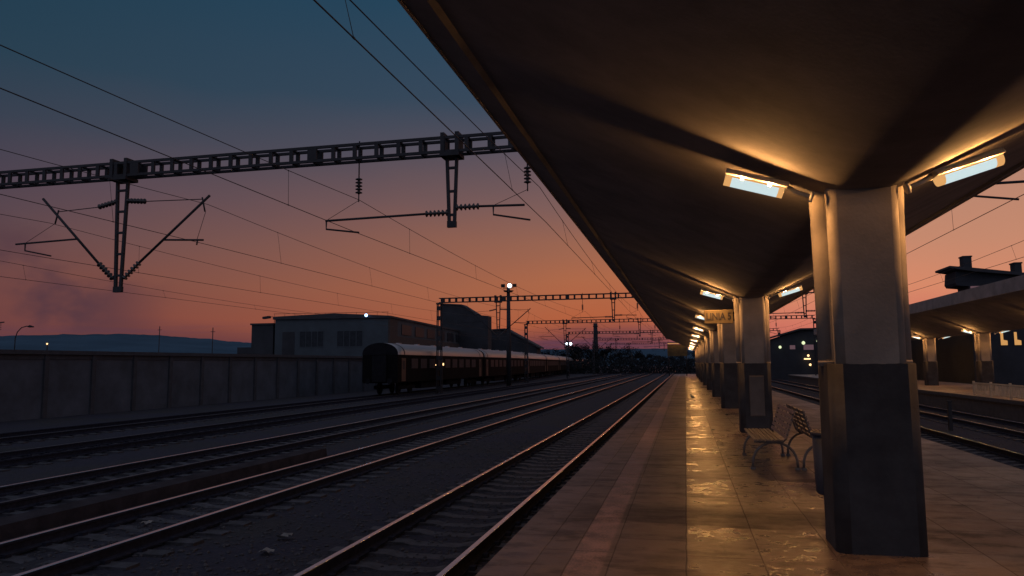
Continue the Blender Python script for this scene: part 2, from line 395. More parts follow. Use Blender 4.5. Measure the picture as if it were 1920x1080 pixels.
def track(x, y0, y1, label, count, curved=False, tops=('railtop', 'railtop')):
    t = thing('railway_track', label, 'railway track', (x, y0, 0), 0, 'tracks through the station')
    fx = (lambda y: curve_x(x, y)-x) if curved else (lambda y: 0)
    yy = [y0] + [y for y in range(80, int(y1), 10)] + [y1] if curved else [y0, y1]
    for s_, tp_ in zip((-.7525, .7525), tops): rail_mesh([(s_+fx(y), y-y0) for y in yy]).build('rail', ['rust', tp_], t)
    y = max(y0, 3.2); k = 0; rest = MB()
    zt = RAIL-.172
    while y < min(y1, 130):
        if k < count:
            c = slp.copy(); C.objects.link(c); c.parent = t; c.location = (fx(y)+random.uniform(-.02, .02), y-y0, random.uniform(-.008, .004)); c.rotation_euler = (0, random.uniform(-.008, .008), random.uniform(-.012, .012))
        else: rest.box(fx(y)-1.25, fx(y)+1.25, y-y0-.12, y-y0+.12, zt-.16, zt)
        k += 1; y += .62
    if rest.v: tag(rest.build('sleepers', 'sleeper', t), kind='stuff')
    return t
track(-3.38, -12, 400, 'railway track right beside the lit platform with shiny rails and pale sleepers', 100)
track(-7.90, -12, 400, 'railway track second from the platform, its rails catching the sky', 60)
track(-12.0, -12, 400, 'railway track just beyond the low concrete walkway', 40, False, ('railtop', 'raildull'))
track(-17.1, -12, 400, 'dull railway track between the walkway track and the parked coaches', 40, False, ('raildull', 'rust'))
track(-22.3, 10, 400, 'siding under the row of parked coaches', 20, True, ('rust', 'raildull'))
track(7.05, -12, 400, 'railway track on the right side of the lit platform beyond the pillar', 60)
track(11.0, 10, 400, 'railway track along the far platform on the right', 30)
bpy.data.objects.remove(slp)

# loose ballast
ico = bmesh.new(); bmesh.ops.create_icosphere(ico, subdivisions=1, radius=1)
iv = [v.co.copy() for v in ico.verts]; ifc = [[v.index for v in f.verts] for f in ico.faces]; ico.free()
b = MB()
for k in range(9000):
    y = 3.0 + 24*random.random()**1.7; x = random.uniform(-9.3, -1.8) if random.random() < .8 else random.uniform(4.95, 9)
    if min(abs(x-c) for c in (-4.13, -2.63, -8.65, -7.15)) < .10: continue
    r_ = random.uniform(.016, .036); sc = Vector((random.uniform(.7, 1.3), random.uniform(.7, 1.3), random.uniform(.5, .9)))*r_
    rot = Matrix.Rotation(random.uniform(0, 6.28), 3, 'Z'); o = len(b.v)
    for v in iv: b.v.append(tuple(rot @ Vector((v.x*sc.x, v.y*sc.y, v.z*sc.z))*random.uniform(.85, 1.15) + Vector((x, y, GZ+r_*.25))))
    for f in ifc: b.face([o+i for i in f])
tag(b.build('ballast_stones', 'stone', fix=False), 'grey ballast stones lying loose round the sleepers', 'ballast', kind='stuff')
for i, (x, y, s_, lb) in enumerate([(-8.2, 10.3, .10, 'pale scrap of litter lying inside the second track'), (-5.6, 9.85, .13, 'crumpled pale paper on the ballast between the tracks, the farther one'), (-5.4, 9.05, .11, 'small pale wrapper on the ballast between the tracks, the nearer one')]):
    b = MB(); o = 0
    for j in range(4):
        for k in range(4): b.v.append(((k-1.5)*s_*.5+random.uniform(-.1, .1)*s_, (j-1.5)*s_*.4, abs(random.uniform(0, .5))*s_))
    for j in range(3):
        for k in range(3): b.face([j*4+k, j*4+k+1, j*4+k+5, j*4+k+4])
    tag(b.build('litter', 'paper', loc=(x, y, GZ+.03)), lb, 'litter', 'litter on the ballast')

# ------------------------------------------------------------------ canopies with pillars
def shell_z(u, zc, sl, rr=.12): u = max(abs(u)-.17, 0); return zc + sl*(math.sqrt(u*u+rr*rr)-rr)
def canopy(cx, half, zc, sl, y0, y1, pillars, fas, label, notice_at=None):
    t = thing('platform_canopy', label, 'canopy', (cx, y0, 0)); L = y1-y0
    us = [-half+2*half*i/128 for i in range(129)]
    low = [(u, shell_z(u, zc, sl)+.05*(abs(u) < half-.36)) for u in us]
    # a small step where the edge beam starts
    pts = []
    for i, (u, z) in enumerate(low):
        pts.append((u, z))
    ze = shell_z(half, zc, sl)
    top = [(u, shell_z(u, zc, sl*.9)+.17+.05) for u in us]
    top[0] = (-half, ze+fas-.02); top[-1] = (half, ze+fas-.02)
    poly = pts + top[::-1]
    b = MB(); n = len(pts)
    for yy in (0, L):
        for p in poly: b.v.append((p[0], yy, p[1]))
    m = len(poly)
    segs = max(1, int(L/6))
    b.v = []
    for s_ in range(segs+1):
        for p in poly: b.v.append((p[0], L*s_/segs, p[1]))
    for s_ in range(segs):
        for k in range(m):
            j = (k+1) % m; b.face([s_*m+k, s_*m+j, (s_+1)*m+j, (s_+1)*m+k], 0, k < n-1 and 13 < k < n-14)
    b.face(list(range(m))[::-1]); b.face([segs*m+k for k in range(m)])
    b.build('roof_shell', 'shell', t)
    for sg in (-1, 1):                                     # outer face of the edge beam, a few mm proud
        b = MB(); x = sg*half; b.box(min(x, x+sg*.03), max(x, x+sg*.03), -.02, L+.02, ze-.012, ze+fas, 0)
        b.build('fascia', 'fascia', t)
    def prof(hw, hd, r_, bulge):
        p = []
        for qx, qy in ((1, -1), (1, 1), (-1, 1), (-1, -1)):
            arc = []
            for k in range(5):
                a = math.pi/2*k/4
                arc.append((qx*(hw-r_+r_*math.cos(a)), qy*(hd-r_+r_*math.sin(a))))
            if qx*qy < 0: arc = arc[::-1]
            p.append(arc)
        out = p[0]                                        # right front corner ends on the right face
        def half_round(sx):
            return [(sx*(hw+.005)+sx*bulge*math.cos(a), math.sin(a)*bulge) for a in [R(q) for q in range(-90, 91, 20)]]
        if bulge:
            def slot(sx, sy): return [(sx*hw, sy*.175), (sx*(hw-.075), sy*.170), (sx*(hw-.075), sy*.108)]
            return p[0] + slot(1, -1) + half_round(1) + slot(1, 1)[::-1] + p[1] + p[2] + slot(-1, 1) + half_round(-1)[::-1] + slot(-1, -1)[::-1] + p[3]
        return p[0]+p[1]+p[2]+p[3]
    up_b = MB(); pf = prof(.285, .30, .07, .100); m = len(pf)
    for z, k in ((1.58, 1.0), (2.4, 1.01), (3.0, 1.03), (zc+.10, 1.05)):
        for q in pf: up_b.v.append((q[0]*k, q[1]*k, z))
    for s_ in range(3):
        for k in range(m):
            j = (k+1) % m; up_b.face([s_*m+k, s_*m+j, (s_+1)*m+j, (s_+1)*m+k], 0, math.dist(pf[k], pf[j]) < .05)
    up_b.face(list(range(m))[::-1]); up_b.face([3*m+k for k in range(m)])
    first = None
    for i, y in enumerate(pillars):
        if first is None:
            first = up_b.build('pillar', 'plaster', t, (0, y+.31-y0, 0))
            pp = prof(.358, .318, .085, 0); dn = []
            for q in range(len(pp)):                       # densify so that the paint line can run a little uneven
                a_, c_ = Vector(pp[q]), Vector(pp[(q+1) % len(pp)]); st = max(1, int((c_-a_).length/.03))
                dn += [a_.lerp(c_, w_/st) for w_ in range(st)]
            pb = MB(); nd = len(dn)
            for q in dn: pb.v.append((q.x*1.01, q.y*1.01, -.005))
            for q in dn: pb.v.append((q.x, q.y, 1.6 + .012*mnoise.noise(Vector((q.x*7, q.y*7, 1))) + .008*mnoise.noise(Vector((q.x*40, q.y*40, 2)))))
            for q in range(nd):
                w_ = (q+1) % nd; arc_ = abs(dn[q].x) > .271 and abs(dn[q].y) > .231
                pb.face([q, w_, nd+w_, nd+q], 0, arc_)
            pb.face(list(range(nd))[::-1]); pb.face([nd+q for q in range(nd)]); pb.build('painted_base', 'paint', first)
            for sx in (-1, 1):
                cb = MB(); cb.tube([(sx*.29, 0, 1.602), (sx*.29, 0, 1.63)], .106, 16); cb.build('collar', 'plaster', first)
            o = first
        else: o = copy_tree(first, t, loc=(0, y+.31-y0, 0))
        if notice_at is not None and i == notice_at:
            nb = MB(); nb.box(-.13, .17, -.355, -.3195, .40, 1.30); nb.box(-.145, .185, -.335, -.3185, .385, 1.315); bevel(nb.build('notice_panel', 'notice', o))
    return t
PC = 1.575
PIL = [7.0, 18.3, 27.8, 37.0, 46.4, 56, 65.5, 75, 84.5, 93.5]
canopy(PC, 3.86, 3.09, .463, -12, 97, PIL, .22, 'long concrete butterfly canopy over the near platform on a row of thick two tone pillars', 1)
P2X = 16.0; PIL2 = [26.8, 36.2, 45.7, 55.0, 64.5, 74]  # first pillar is out of view, added so its lamps light the railing
canopy(P2X, 3.3, 3.09, .41, 24, 80, PIL2, .55, 'concrete butterfly canopy over the far platform on the right')

# ------------------------------------------------------------------ tube lamps
def make_lamp():
    t = thing('tube_lamp', 'x', 'lamp')
    Lh = .28
    b = MB(); b.prism([(-.128, .0), (-.085, .04), (.085, .04), (.128, 0), (.128, -.018), (-.128, -.018)], -Lh, Lh, 0)
    bevel(b.build('housing', 'white', t), .006)
    arc = [(-.080, -.016)] + [(-.080*math.cos(R(a)), -.022-.080*math.sin(R(a))**.7) for a in range(12, 169, 13)] + [(.080, -.016)]
    def trough(x0, x1, c0, c1, nm, mm):
        b = MB(); n = len(arc)
        for x in (x0, x1):
            for q in arc: b.v.append((x, q[0], q[1]))
        for k in range(n-1): b.face([k, k+1, n+k+1, n+k], 0, True)
        if c0: b.face(list(range(n)))
        if c1: b.face([n+k for k in range(n)][::-1])
        return b.build(nm, mm, t)
    trough(-.21, .21, False, False, 'diffuser', 'tube')
    trough(-.272, -.21, True, False, 'end_cap', 'tubeend'); trough(.21, .258, False, True, 'end_cap', 'tubeend')
    for sy in (-1, 1):
        b = MB(); b.box(-.225, .225, sy*.083-.005, sy*.083+.005, -.034, -.0185); b.build('rim', 'tubeend', t)
    for x in (-.12, .12):
        b = MB(); b.box(x-.012, x+.012, -.093, -.0885, -.040, .012); b.build('clip', 'white', t)
    for x in (-.13, .13):
        for sy in (-1, 1):
            ld = bpy.data.lights.new('tube_light', 'POINT'); ld.energy = LAMP_W; ld.color = LAMP_COL; ld.shadow_soft_size = .010
            lo = bpy.data.objects.new('tube_light', ld); C.objects.link(lo); lo.parent = t; lo.location = (x, sy*.101, -.043)
    b = MB(); b.tube([(.26, 0, .015), (.36, 0, -.015), (.50, 0, -.03)], .021, 10); b.tube([(.485, 0, -.03), (.515, 0, -.03)], .05, 12)
    b.build('bracket', 'white', t)
    return t
lamp0 = make_lamp()
ordn = ['nearest', 'second', 'third', 'fourth', 'fifth', 'sixth', 'seventh', 'eighth', 'ninth', 'tenth']
def place_lamp(i, x, y, z, side, label, grp):
    o = lamp0 if i == 0 else copy_tree(lamp0)
    o.location = (x, y, z); tilt = R(17)
    o.rotation_euler = (0, tilt, 0) if side < 0 else (0, tilt, math.pi)   # local +x points at the pillar; outer end higher
    o['label'] = label; o['group'] = grp
k = 0
for i, y in enumerate(PIL):
    for sd in (-1, 1):
        nm = 'left' if sd < 0 else 'right'
        lb = f'lit tube lamp on the {nm} side of the {ordn[i]} pillar of the near canopy'
        place_lamp(k, PC+(-.895 if sd < 0 else .84), y+.05, 3.275 if sd < 0 else 3.305, sd, lb, 'tube lamps under the canopies'); k += 1
for i, y in enumerate(PIL2):
    for sd in (-1, 1):
        nm = 'left' if sd < 0 else 'right'
        place_lamp(k, P2X+sd*.90, y-.22, 3.245, sd, f'lit tube lamp {nm} of pillar {["added unseen beside the railing", "second along", "third along", "fourth along", "fifth along", "sixth along"][i]} under the far canopy', 'tube lamps under the canopies'); k += 1

# ------------------------------------------------------------------ platform furniture
def make_bench():
    t = thing('bench', 'x', 'bench'); L = 2.0
    b = MB()
    for k in range(7): x = .035+k*.062; bevel(b, 0) if False else b.box(x-.022, x+.022, 0, L, .432, .458)
    bevel(b.build('seat', 'slat', t), .005)
    bb = MB(); ux, uz = .145, .44
    for k in range(6):
        f = .06+k*.17; x = .475+ux*f; z = .46+uz*f
        d = Vector((ux, 0, uz)).normalized(); a = Vector((x, 0, z)); bb.bar(a, a+Vector((0, L, 0)), .024, .052, 0, (ux, 0, uz))
    bevel(bb.build('backrest', 'slat', t), .004)
    for y in (.10, L-.10):
        f = MB(); pts = []
        for a in range(0, 181, 12):
            c = math.cos(R(a)); pts.append((.315-.325*c*(1.0), y, .012+.395*math.sin(R(a))**.75 if a not in (0, 180) else .012))
        f.tube(pts, .019, 8); f.tube([(-.04, y, .012), (.03, y, .012)], .03, 8); f.tube([(.60, y, .012), (.67, y, .012)], .03, 8)
        f.build('leg', 'bframe', t)
        f = MB(); f.tube([(.02, y, .415), (.44, y, .415), (.49, y, .46), (.62, y, .89)], .016, 8); f.build('side_frame', 'bframe', t)
    for y in (.52, 1.0, 1.48):
        f = MB(); f.bar((.502, y, .47), (.645, y, .90), .05, .008, 0, (1, 0, 0)); f.build('back_strap', 'bframe', t)
    return t
bn = make_bench(); bn.location = (.97, 12.05, 0); tag(bn, 'slatted bench with arched metal legs facing the left tracks', 'bench', 'back to back platform benches')
b2 = copy_tree(bn, loc=(2.33, 14.05, 0), rz=math.pi); b2['label'] = 'slatted bench half hidden behind the nearest pillar, facing right'

t = thing('litter_bin', 'slim dark litter bin hung behind the nearest pillar', 'bin', (1.34, 7.82, .36))
b = MB(); b.tube([(0, 0, 0), (0, 0, .02), (0, 0, .56)], [.135, .150, .165], 20); b.build('bin_body', 'bin', t)
b = MB(); b.tube([(0, 0, .555), (0, 0, .585)], .173, 20); b.build('rim', 'bin', t)
b = MB(); b.bar((0, -.14, .45), (0, -.19, .45), .10, .05); b.build('bracket', 'iron', t)

# line sign on the second pillar
t = thing('line_sign', 'yellowish board reading LINIA 5 on the left side of the second pillar', 'sign', (.78, 18.62, 2.72))
b = MB(); b.box(-.30, .37, -.02, .02, -.165, .165); bevel(b.build('sign_board', 'board', t), .01)
fc = bpy.data.curves.new('lettering', 'FONT'); fc.body = 'LINIA 5'; fc.size = .235; fc.align_x = 'CENTER'; fc.align_y = 'CENTER'; fc.extrude = .003; fc.offset = .007
fo = bpy.data.objects.new('lettering_curve', fc); C.objects.link(fo); dg = bpy.context.evaluated_depsgraph_get(); dg.update()
me = bpy.data.meshes.new_from_object(fo.evaluated_get(dg)); bpy.data.objects.remove(fo); me.materials.clear(); me.materials.append(M['ink']); me.name = 'lettering'
lo = bpy.data.objects.new('lettering', me); C.objects.link(lo); lo.parent = t; lo.rotation_euler = (R(90), 0, 0); lo.location = (.035, -.0245, 0); lo.scale = (.78, 1, 1)
b = MB(); b.box(.372, .43, -.012, .012, .06, .11); b.box(.372, .43, -.012, .012, -.11, -.06); b.build('bracket', 'iron', t)

# pigeon far down the platform
b = MB(); b.tube([(-.15, 0, .10), (-.08, 0, .11), (0, 0, .125), (.07, 0, .15), (.10, 0, .19), (.115, 0, .225), (.14, 0, .23), (.165, 0, .222)], [.012, .035, .065, .058, .034, .030, .026, .004], 10)
b.tube([(0, -.025, .08), (.0, -.025, 0), (.03, -.025, 0)], .007, 6); b.tube([(.01, .025, .08), (.01, .025, 0), (.04, .025, 0)], .007, 6)
tag(b.build('pigeon', 'bird', loc=(.27, 34.2, 0)), 'small dark pigeon standing on the lit platform', 'bird').rotation_euler = (0, 0, 2.2)

# board with a light at the far end of the platform
t = thing('end_board', 'yellowish board on posts with a lit top at the far platform end', 'board', (-.95, 98.5, -.55))
b = MB(); b.box(-1.25, 1.25, -.06, .06, 3.05, 4.55); b.build('panel', 'endb', t)
for x in (-1.1, 1.1): b = MB(); b.tube([(x, .12, .5), (x, .12, 4.4)], .06, 8); b.build('post', 'iron', t)
b = MB(); b.box(-1.2, 1.2, -.40, -.30, 4.62, 4.70); b.build('strip_lamp', 'warmwin', t)
b = MB(); b.box(-1.25, 1.25, -.42, .06, 4.71, 4.76); b.build('hood', 'iron', t)
ld = bpy.data.lights.new('strip_light', 'AREA'); ld.shape = 'RECTANGLE'; ld.size = 2.2; ld.size_y = .1; ld.energy = 5; ld.color = LAMP_COL
lo = bpy.data.objects.new('strip_light', ld); C.objects.link(lo); lo.parent = t; lo.location = (0, -.35, 4.6)

# fence and posts on the right
t = thing('railing', 'low pale barred railing along the edge of the far platform', 'fence', (13.12, 27, 0))
b = MB(); b.box(-.03, .03, 0, 12.2, .56, .62); b.box(-.02, .02, 0, 12.2, .08, .12); b.build('rail', 'fence', t)
b = MB()
for k in range(76): b.box(-.012, .012, .08+k*.16-.03, .08+k*.16+.03, .118, .562)
b.build('bars', 'fence', t)
for k in range(7):
    b = MB(); b.box(-.045, .045, k*2.03-.03, k*2.03+.03, 0, .68); b.build('post', 'fence', t)
for x, y, h, lb in ((9.05, 29.5, 1.0, 'dark stubby marker post between the right hand tracks, the nearer'), (9.05, 35.5, 1.0, 'dark stubby marker post between the right hand tracks, the farther')):
    t = thing('marker_post', lb, 'post', (x, y, GZ), 0, 'marker posts between the right hand tracks')
    b = MB(); b.box(-.06, .06, -.06, .06, 0, h); b.build('post', 'iron', t)
    b = MB(); b.box(-.08, .08, -.08, .08, h+.002, h+.05); b.build('cap', 'iron', t)

# ------------------------------------------------------------------ overhead line
XL, XR = -20.45, 15.55; BZ0, BZ1 = 6.90, 7.33
def ins(b, a, c, n=7, r_=.065):
    a, c = Vector(a), Vector(c); pts, rs = [a], [.02]
    for k in range(n):
        for f, q in ((.12, .035), (.45, r_), (.6, r_), (.75, .035)): pts.append(a.lerp(c, (k+f)/n)); rs.append(q)
    pts.append(c); rs.append(.02); b.tube(pts, rs, 8)
def make_gantry():
    t = thing('catenary_gantry', 'x', 'gantry')
    b = MB()
    for y in (-.17, .17):
        for z in (BZ0+.035, BZ1-.035): b.box(XL, XR, y-.03, y+.03, z-.035, z+.035)
        x = XL+.3
        while x < XR:
            w = .05 if int((x-XL)/.6) % 9 else .13
            b.box(x-w, x+w, y-.027, y+.027, BZ0+.071, BZ1-.071); x += .6
    x = XL+.3
    while x < XR:
        for z in (BZ0+.036, BZ1-.036): b.box(x-.03, x+.03, -.139, .139, z-.02, z+.02)
        x += .6
    b.build('beam', 'iron', t)
    for x in (XL, XR):
        b = MB()
        for sx in (-.16, .16):
            for sy in (-.16, .16): b.bar((x+sx*1.2, sy*1.2, GZ-.1), (x+sx, sy, BZ0-.01), .07)
        for k in range(9):
            z = GZ+.3+k*.85
            for sy in (-.17, .17): b.box(x-.2, x+.2, sy-.01, sy+.01, z, z+.35)
        b.box(x-.24, x+.24, -.24, .24, BZ0-.12, BZ0-.005); b.build('mast', 'iron', t)
    def drop(x, z, top, bot):
        b = MB()
        for s_ in (-1, 1): b.bar((x+s_*top, 0, BZ0-.005), (x+s_*bot, 0, z), .075, .075, 0, (0, 1, 0))
        k = .35
        while k < BZ0-z:
            f = k/(BZ0-z); w = top+(bot-top)*f; b.box(x-w, x+w, -.03, .03, BZ0-k-.03, BZ0-k+.03); k += .6
        b.box(x-top-.12, x+top+.12, -.25, .25, BZ0-.09, BZ0-.004); b.box(x-bot-.05, x+bot+.05, -.05, .05, z-.02, z+.14)
        for s_ in (-1, 1): b.box(x+s_*(top+.06)-.05, x+s_*(top+.06)+.05, -.22, .22, BZ0-.09, BZ1+.09)
        b.build('drop_post', 'iron', t)
    drop(-5.58, 5.05, .13, .065); drop(-15.25, 3.70, .17, .08); drop(9.1, 5.05, .13, .065)
    def arm(pts, r_): b = MB(); b.tube(pts, r_, 8); b.build('arm', 'iron', t)
    def insu(a, c, n=6, r_=.085): b = MB(); ins(b, a, c, n, r_); b.build('insulator', 'cer', t)
    def hang(x, zb=5.9):
        arm([(x, 0, BZ1+.1), (x, 0, 6.46)], .018); insu((x, 0, 6.46), (x, 0, 6.02), 5, .095); arm([(x, 0, 6.02), (x, 0, zb-.06)], .016)
    # first and second track
    insu((-5.50, 0, 5.53), (-4.85, 0, 5.53), 6); arm([(-4.86, 0, 5.53), (-3.72, 0, 5.50)], .030)
    arm([(-4.51, 0, 5.52), (-4.51, 0, 5.30), (-3.58, 0, 5.12)], .024); hang(-3.64); arm([(-3.64, 0, 5.88), (-4.51, 0, 5.53)], .007)
    insu((-5.66, 0, 5.41), (-6.30, 0, 5.41), 6); arm([(-6.29, 0, 5.41), (-9.02, 0, 5.37)], .030)
    arm([(-9.0, 0, 5.36), (-9.0, 0, 5.15), (-8.08, 0, 5.02)], .024); hang(-8.1, 5.88); arm([(-8.1, 0, 5.86), (-9.0, 0, 5.38)], .007)
    # third and fourth track: raking struts either side of the long drop post
    for s_, x1, z1, xi, zi, xs, zs in ((1, -12.47, 6.25, -14.59, 4.50, -12.70, 6.16), (-1, -17.92, 6.47, -15.93, 4.52, -17.36, 6.06)):
        insu((-15.25+s_*.16, 0, 4.05), (xi, 0, zi), 6, .085); arm([(xi, 0, zi), (x1, 0, z1)], .036)
        a = (-15.25+s_*.15, 0, 6.25); c = (-15.25+s_*.78, 0, 6.20 if s_ > 0 else 6.12); insu(a, c, 6, .08)
        arm([c, (xs, 0, zs)], .013); arm([(xs, 0, zs+.05), (xs+.1*s_, 0, zs-.35)], .022)
    arm([(-13.88, 0, 5.09), (-12.62, 0, 5.03)], .027); arm([(-12.80, 0, 5.04), (-12.82, 0, 4.90)], .02); arm([(-12.58, 0, 5.8), (-12.82, 0, 5.04)], .007)
    arm([(-16.68, 0, 5.24), (-18.78, 0, 5.18)], .027); arm([(-18.45, 0, 5.19), (-18.45, 0, 4.98), (-17.54, 0, 4.79)], .022); arm([(-17.5, 0, 5.7), (-18.45, 0, 5.2)], .007)
    # tracks right of the platform
    insu((9.0, 0, 5.41), (8.36, 0, 5.41), 6); arm([(8.37, 0, 5.41), (6.05, 0, 5.39)], .030); arm([(6.1, 0, 5.38), (6.1, 0, 5.15), (7.0, 0, 5.02)], .024); hang(7.1)
    insu((9.2, 0, 5.53), (9.84, 0, 5.53), 6); arm([(9.83, 0, 5.53), (11.5, 0, 5.50)], .030); arm([(10.3, 0, 5.52), (10.3, 0, 5.3), (11.1, 0, 5.1)], .024); hang(11.05)
    return t
SUP = [-25, 17.6, 61, 97, 133, 172, 212]
names = ['', 'nearest', 'second', 'third', 'fourth', 'fifth', 'sixth']
g0 = make_gantry(); tag(g0, 'dark steel lattice gantry nearest the viewer, spanning all tracks', 'gantry', 'catenary gantries over the tracks'); g0.location = (0, SUP[1], 0)
for i in range(2, len(SUP)):
    o = copy_tree(g0, loc=(0, SUP[i], 0)); o['label'] = f'dark steel lattice gantry over the tracks, {names[i]} from the viewer'
def line(x, zc, zm, sag, label, stag=.2, curved=False, k0=0):
    t = thing('overhead_line', label, 'overhead line', (x, 0, 0), 0, 'overhead contact lines')
    sx = lambda i: stag if (i+k0) % 2 else -stag
    cw, mw, dr = MB(), MB(), []
    cp, mp = [], []
    cv = (lambda y: curve_x(x, y)-x) if curved else (lambda y: 0)
    for i in range(len(SUP)-1):
        a, c = SUP[i], SUP[i+1]
        for k in range(16):
            f = k/16; y = a+(c-a)*f; xx = sx(i)+(sx(i+1)-sx(i))*f+cv(y); xm = cv(y)-.15+(0.0 if True else 0)
            zmm = zm-sag*4*f*(1-f); cp.append((xx, y, zc)); mp.append((xx*.6-.08, y, zmm))
        nd = 6
        for k in range(nd):
            f = (k+.5)/nd; y = a+(c-a)*f; xx = sx(i)+(sx(i+1)-sx(i))*f+cv(y); dr.append(((xx, y, zc), (xx*.6-.08 if True else 0, y, zm-sag*4*f*(1-f))))
    cw.tube(cp, .0085, 6).build('contact_wire', 'wire', t); mw.tube(mp, .008, 6).build('messenger_wire', 'wire', t)
    for a, c in dr:
        if a[1] > 2 or True:
            d = MB(); d.tube([a, c], .0045, 5); d.tube([(a[0], a[1]-.02, a[2]), (a[0], a[1]+.02, a[2])], .014, 5); d.tube([(c[0], c[1]-.02, c[2]), (c[0], c[1]+.02, c[2])], .014, 5); d.build('dropper', 'wire', t)
line(-3.38, 5.03, 5.92, .52, 'overhead contact line above the track beside the lit platform')
line(-7.90, 5.00, 5.88, .45, 'overhead contact line above the second track from the platform', k0=1)
line(-12.55, 4.86, 6.0, .5, 'overhead contact line above the track beyond the low walkway')
line(-17.45, 4.74, 5.75, .4, 'overhead contact line above the fourth track', k0=1)
line(-22.3, 4.65, 5.3, .45, 'overhead contact line above the parked coaches', curved=True)
line(7.05, 5.00, 5.9, .5, 'overhead contact line above the track on the right of the platform', k0=1)
line(11.0, 5.05, 5.9, .5, 'overhead contact line above the track along the far platform')

# ------------------------------------------------------------------ parked coaches
def make_coach():
    t = thing('railway_coach', 'x', 'railway coach'); L = 24.2; z0, zg, hw = .28, 2.40, 1.42
    b = MB()
    side = [(-hw, z0+.05), (-hw+.06, z0), (hw-.06, z0), (hw, z0+.05), (hw, zg), (-hw, zg)]
    b.prism(side, 0, L, 1); b.build('body', 'cbody', t)
    b = MB(); arc = [(hw*1.012*math.cos(R(a)), zg+.003+.90*math.sin(R(a))**.85) for a in range(0, 181, 10)]; n = len(arc)
    for y in (-.02, .9, 1.0, L-1.0, L-.9, L+.02):
        for q in arc: b.v.append((q[0], y, q[1]))
    for s_ in range(5):
        for k in range(n-1): b.face([s_*n+k, s_*n+k+1, (s_+1)*n+k+1, (s_+1)*n+k], 0, True)
    b.face(list(range(n)), 1); b.face([5*n+k for k in range(n)], 1); b.build('roof', ['croof', 'cdark'], t)
    for y in (1.25, L-1.4):
        b = MB(); a2 = [(q[0]*1.006, q[1]+.012) for q in arc]; o = 0
        for yy in (y, y+.16):
            for q in a2: b.v.append((q[0], yy, q[1]))
        for k in range(n-1): b.face([k, k+1, n+k+1, n+k], 0, True)
        b.build('roof_band', 'cdark', t)
    b = MB()
    for k in range(5): b.box(-.16, .16, 3.5+k*4.2, 3.95+k*4.2, zg+.88, zg+.98)
    b.build('roof_vents', 'croof', t)
    wm_ = None
    for sx in (1, -1):
        for k in range(9):
            y = 2.85+k*2.12; b = MB(); b.box(sx*hw-.012, sx*hw+.012, y, y+1.45, 1.35, 2.12); o = b.build('window', 'glass', t)
    for sx in (1, -1):
        for y in (.75, L-1.6):
            b = MB(); b.box(sx*hw-.015, sx*hw+.015, y, y+.85, z0+.12, 2.15); o = b.build('door', 'cred', t)
            b = MB(); b.box(sx*hw-.019, sx*hw+.019, y+.2, y+.65, 1.3, 1.95); b.build('door_window', 'glass', o)
    for y in (3.0, L-3.0):
        b = MB()
        for dy in (-1.25, 1.25):
            for sx in (-.75, .75):
                c = (sx, y+dy, RAIL+.46); b.tube([(sx-.06, y+dy, RAIL+.46), (sx+.06, y+dy, RAIL+.46)], .46, 18)
        for sx in (-.95, .95): b.box(sx-.06, sx+.06, y-1.8, y+1.8, -.22, .06)
        b.build('bogie', 'cdark', t)
    b = MB(); b.box(-1.1, 1.1, 6, 11, -.28, z0-.005); b.box(-1.0, 1.0, 13, 17.5, -.2, z0-.005); b.build('underframe_box', 'cdark', t)
    for y, d in ((-.02, -1), (L+.02, 1)):
        b = MB(); b.box(-.55, .55, min(y, y+d*.22), max(y, y+d*.22), z0+.1, 2.35); b.build('gangway', 'cdark', t)
        for sx in (-.87, .87):
            b = MB(); b.tube([(sx, y, .43), (sx, y+d*.22, .43)], .08, 10); b.tube([(sx, y+d*.22, .43), (sx, y+d*.25, .43)], .21, 12); b.build('buffer', 'cdark', t)
    return t
c0 = make_coach(); y = 52.6; k = 0
cn = ['nearest the viewer', 'second', 'third', 'fourth', 'fifth', 'sixth', 'seventh', 'eighth', 'ninth', 'tenth', 'eleventh', 'twelfth']
for k in range(12):
    x0, x1 = curve_x(-22.3, y), curve_x(-22.3, y+24.2); rz = math.atan2(-(x1-x0), 24.2)
    o = c0 if k == 0 else copy_tree(c0)
    o.location = (x0, y, 0); o.rotation_euler = (0, 0, rz)
    tag(o, ('parked railway coach with pale rounded roof, ' + ('nearest the viewer, its round end facing us' if k == 0 else f'{cn[k]} in the row')), 'railway coach', 'row of parked railway coaches')
    y += 24.75
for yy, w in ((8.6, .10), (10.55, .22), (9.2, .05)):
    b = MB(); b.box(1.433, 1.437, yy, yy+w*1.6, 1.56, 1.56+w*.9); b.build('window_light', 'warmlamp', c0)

# ------------------------------------------------------------------ panel wall on the left
t = thing('panel_wall', 'long grey concrete panel wall with dark coping along the left side', 'wall', (-31.0, 16, GZ))
dirn = Vector((1.1, 46, 0)).normalized(); aw = math.atan2(-dirn.x, dirn.y); t.rotation_euler = (0, 0, aw)
for k in range(20):
    y = k*2.95
    b = MB(); b.box(-.12, .16, y-.13, y+.13, -.1, 3.10); b.build('post', 'coping', t)
    if k < 19:
        b = MB(); b.box(-.05, .05, y+.131, y+2.819, -.1, 2.86); b.build('panel', 'pier', t)
b = MB(); b.box(-.22, .24, -.2, 19*2.95+.2, 3.101, 3.30); b.box(-.07, .10, -.1, 19*2.95, 2.862, 3.10); b.build('coping', 'coping', t)

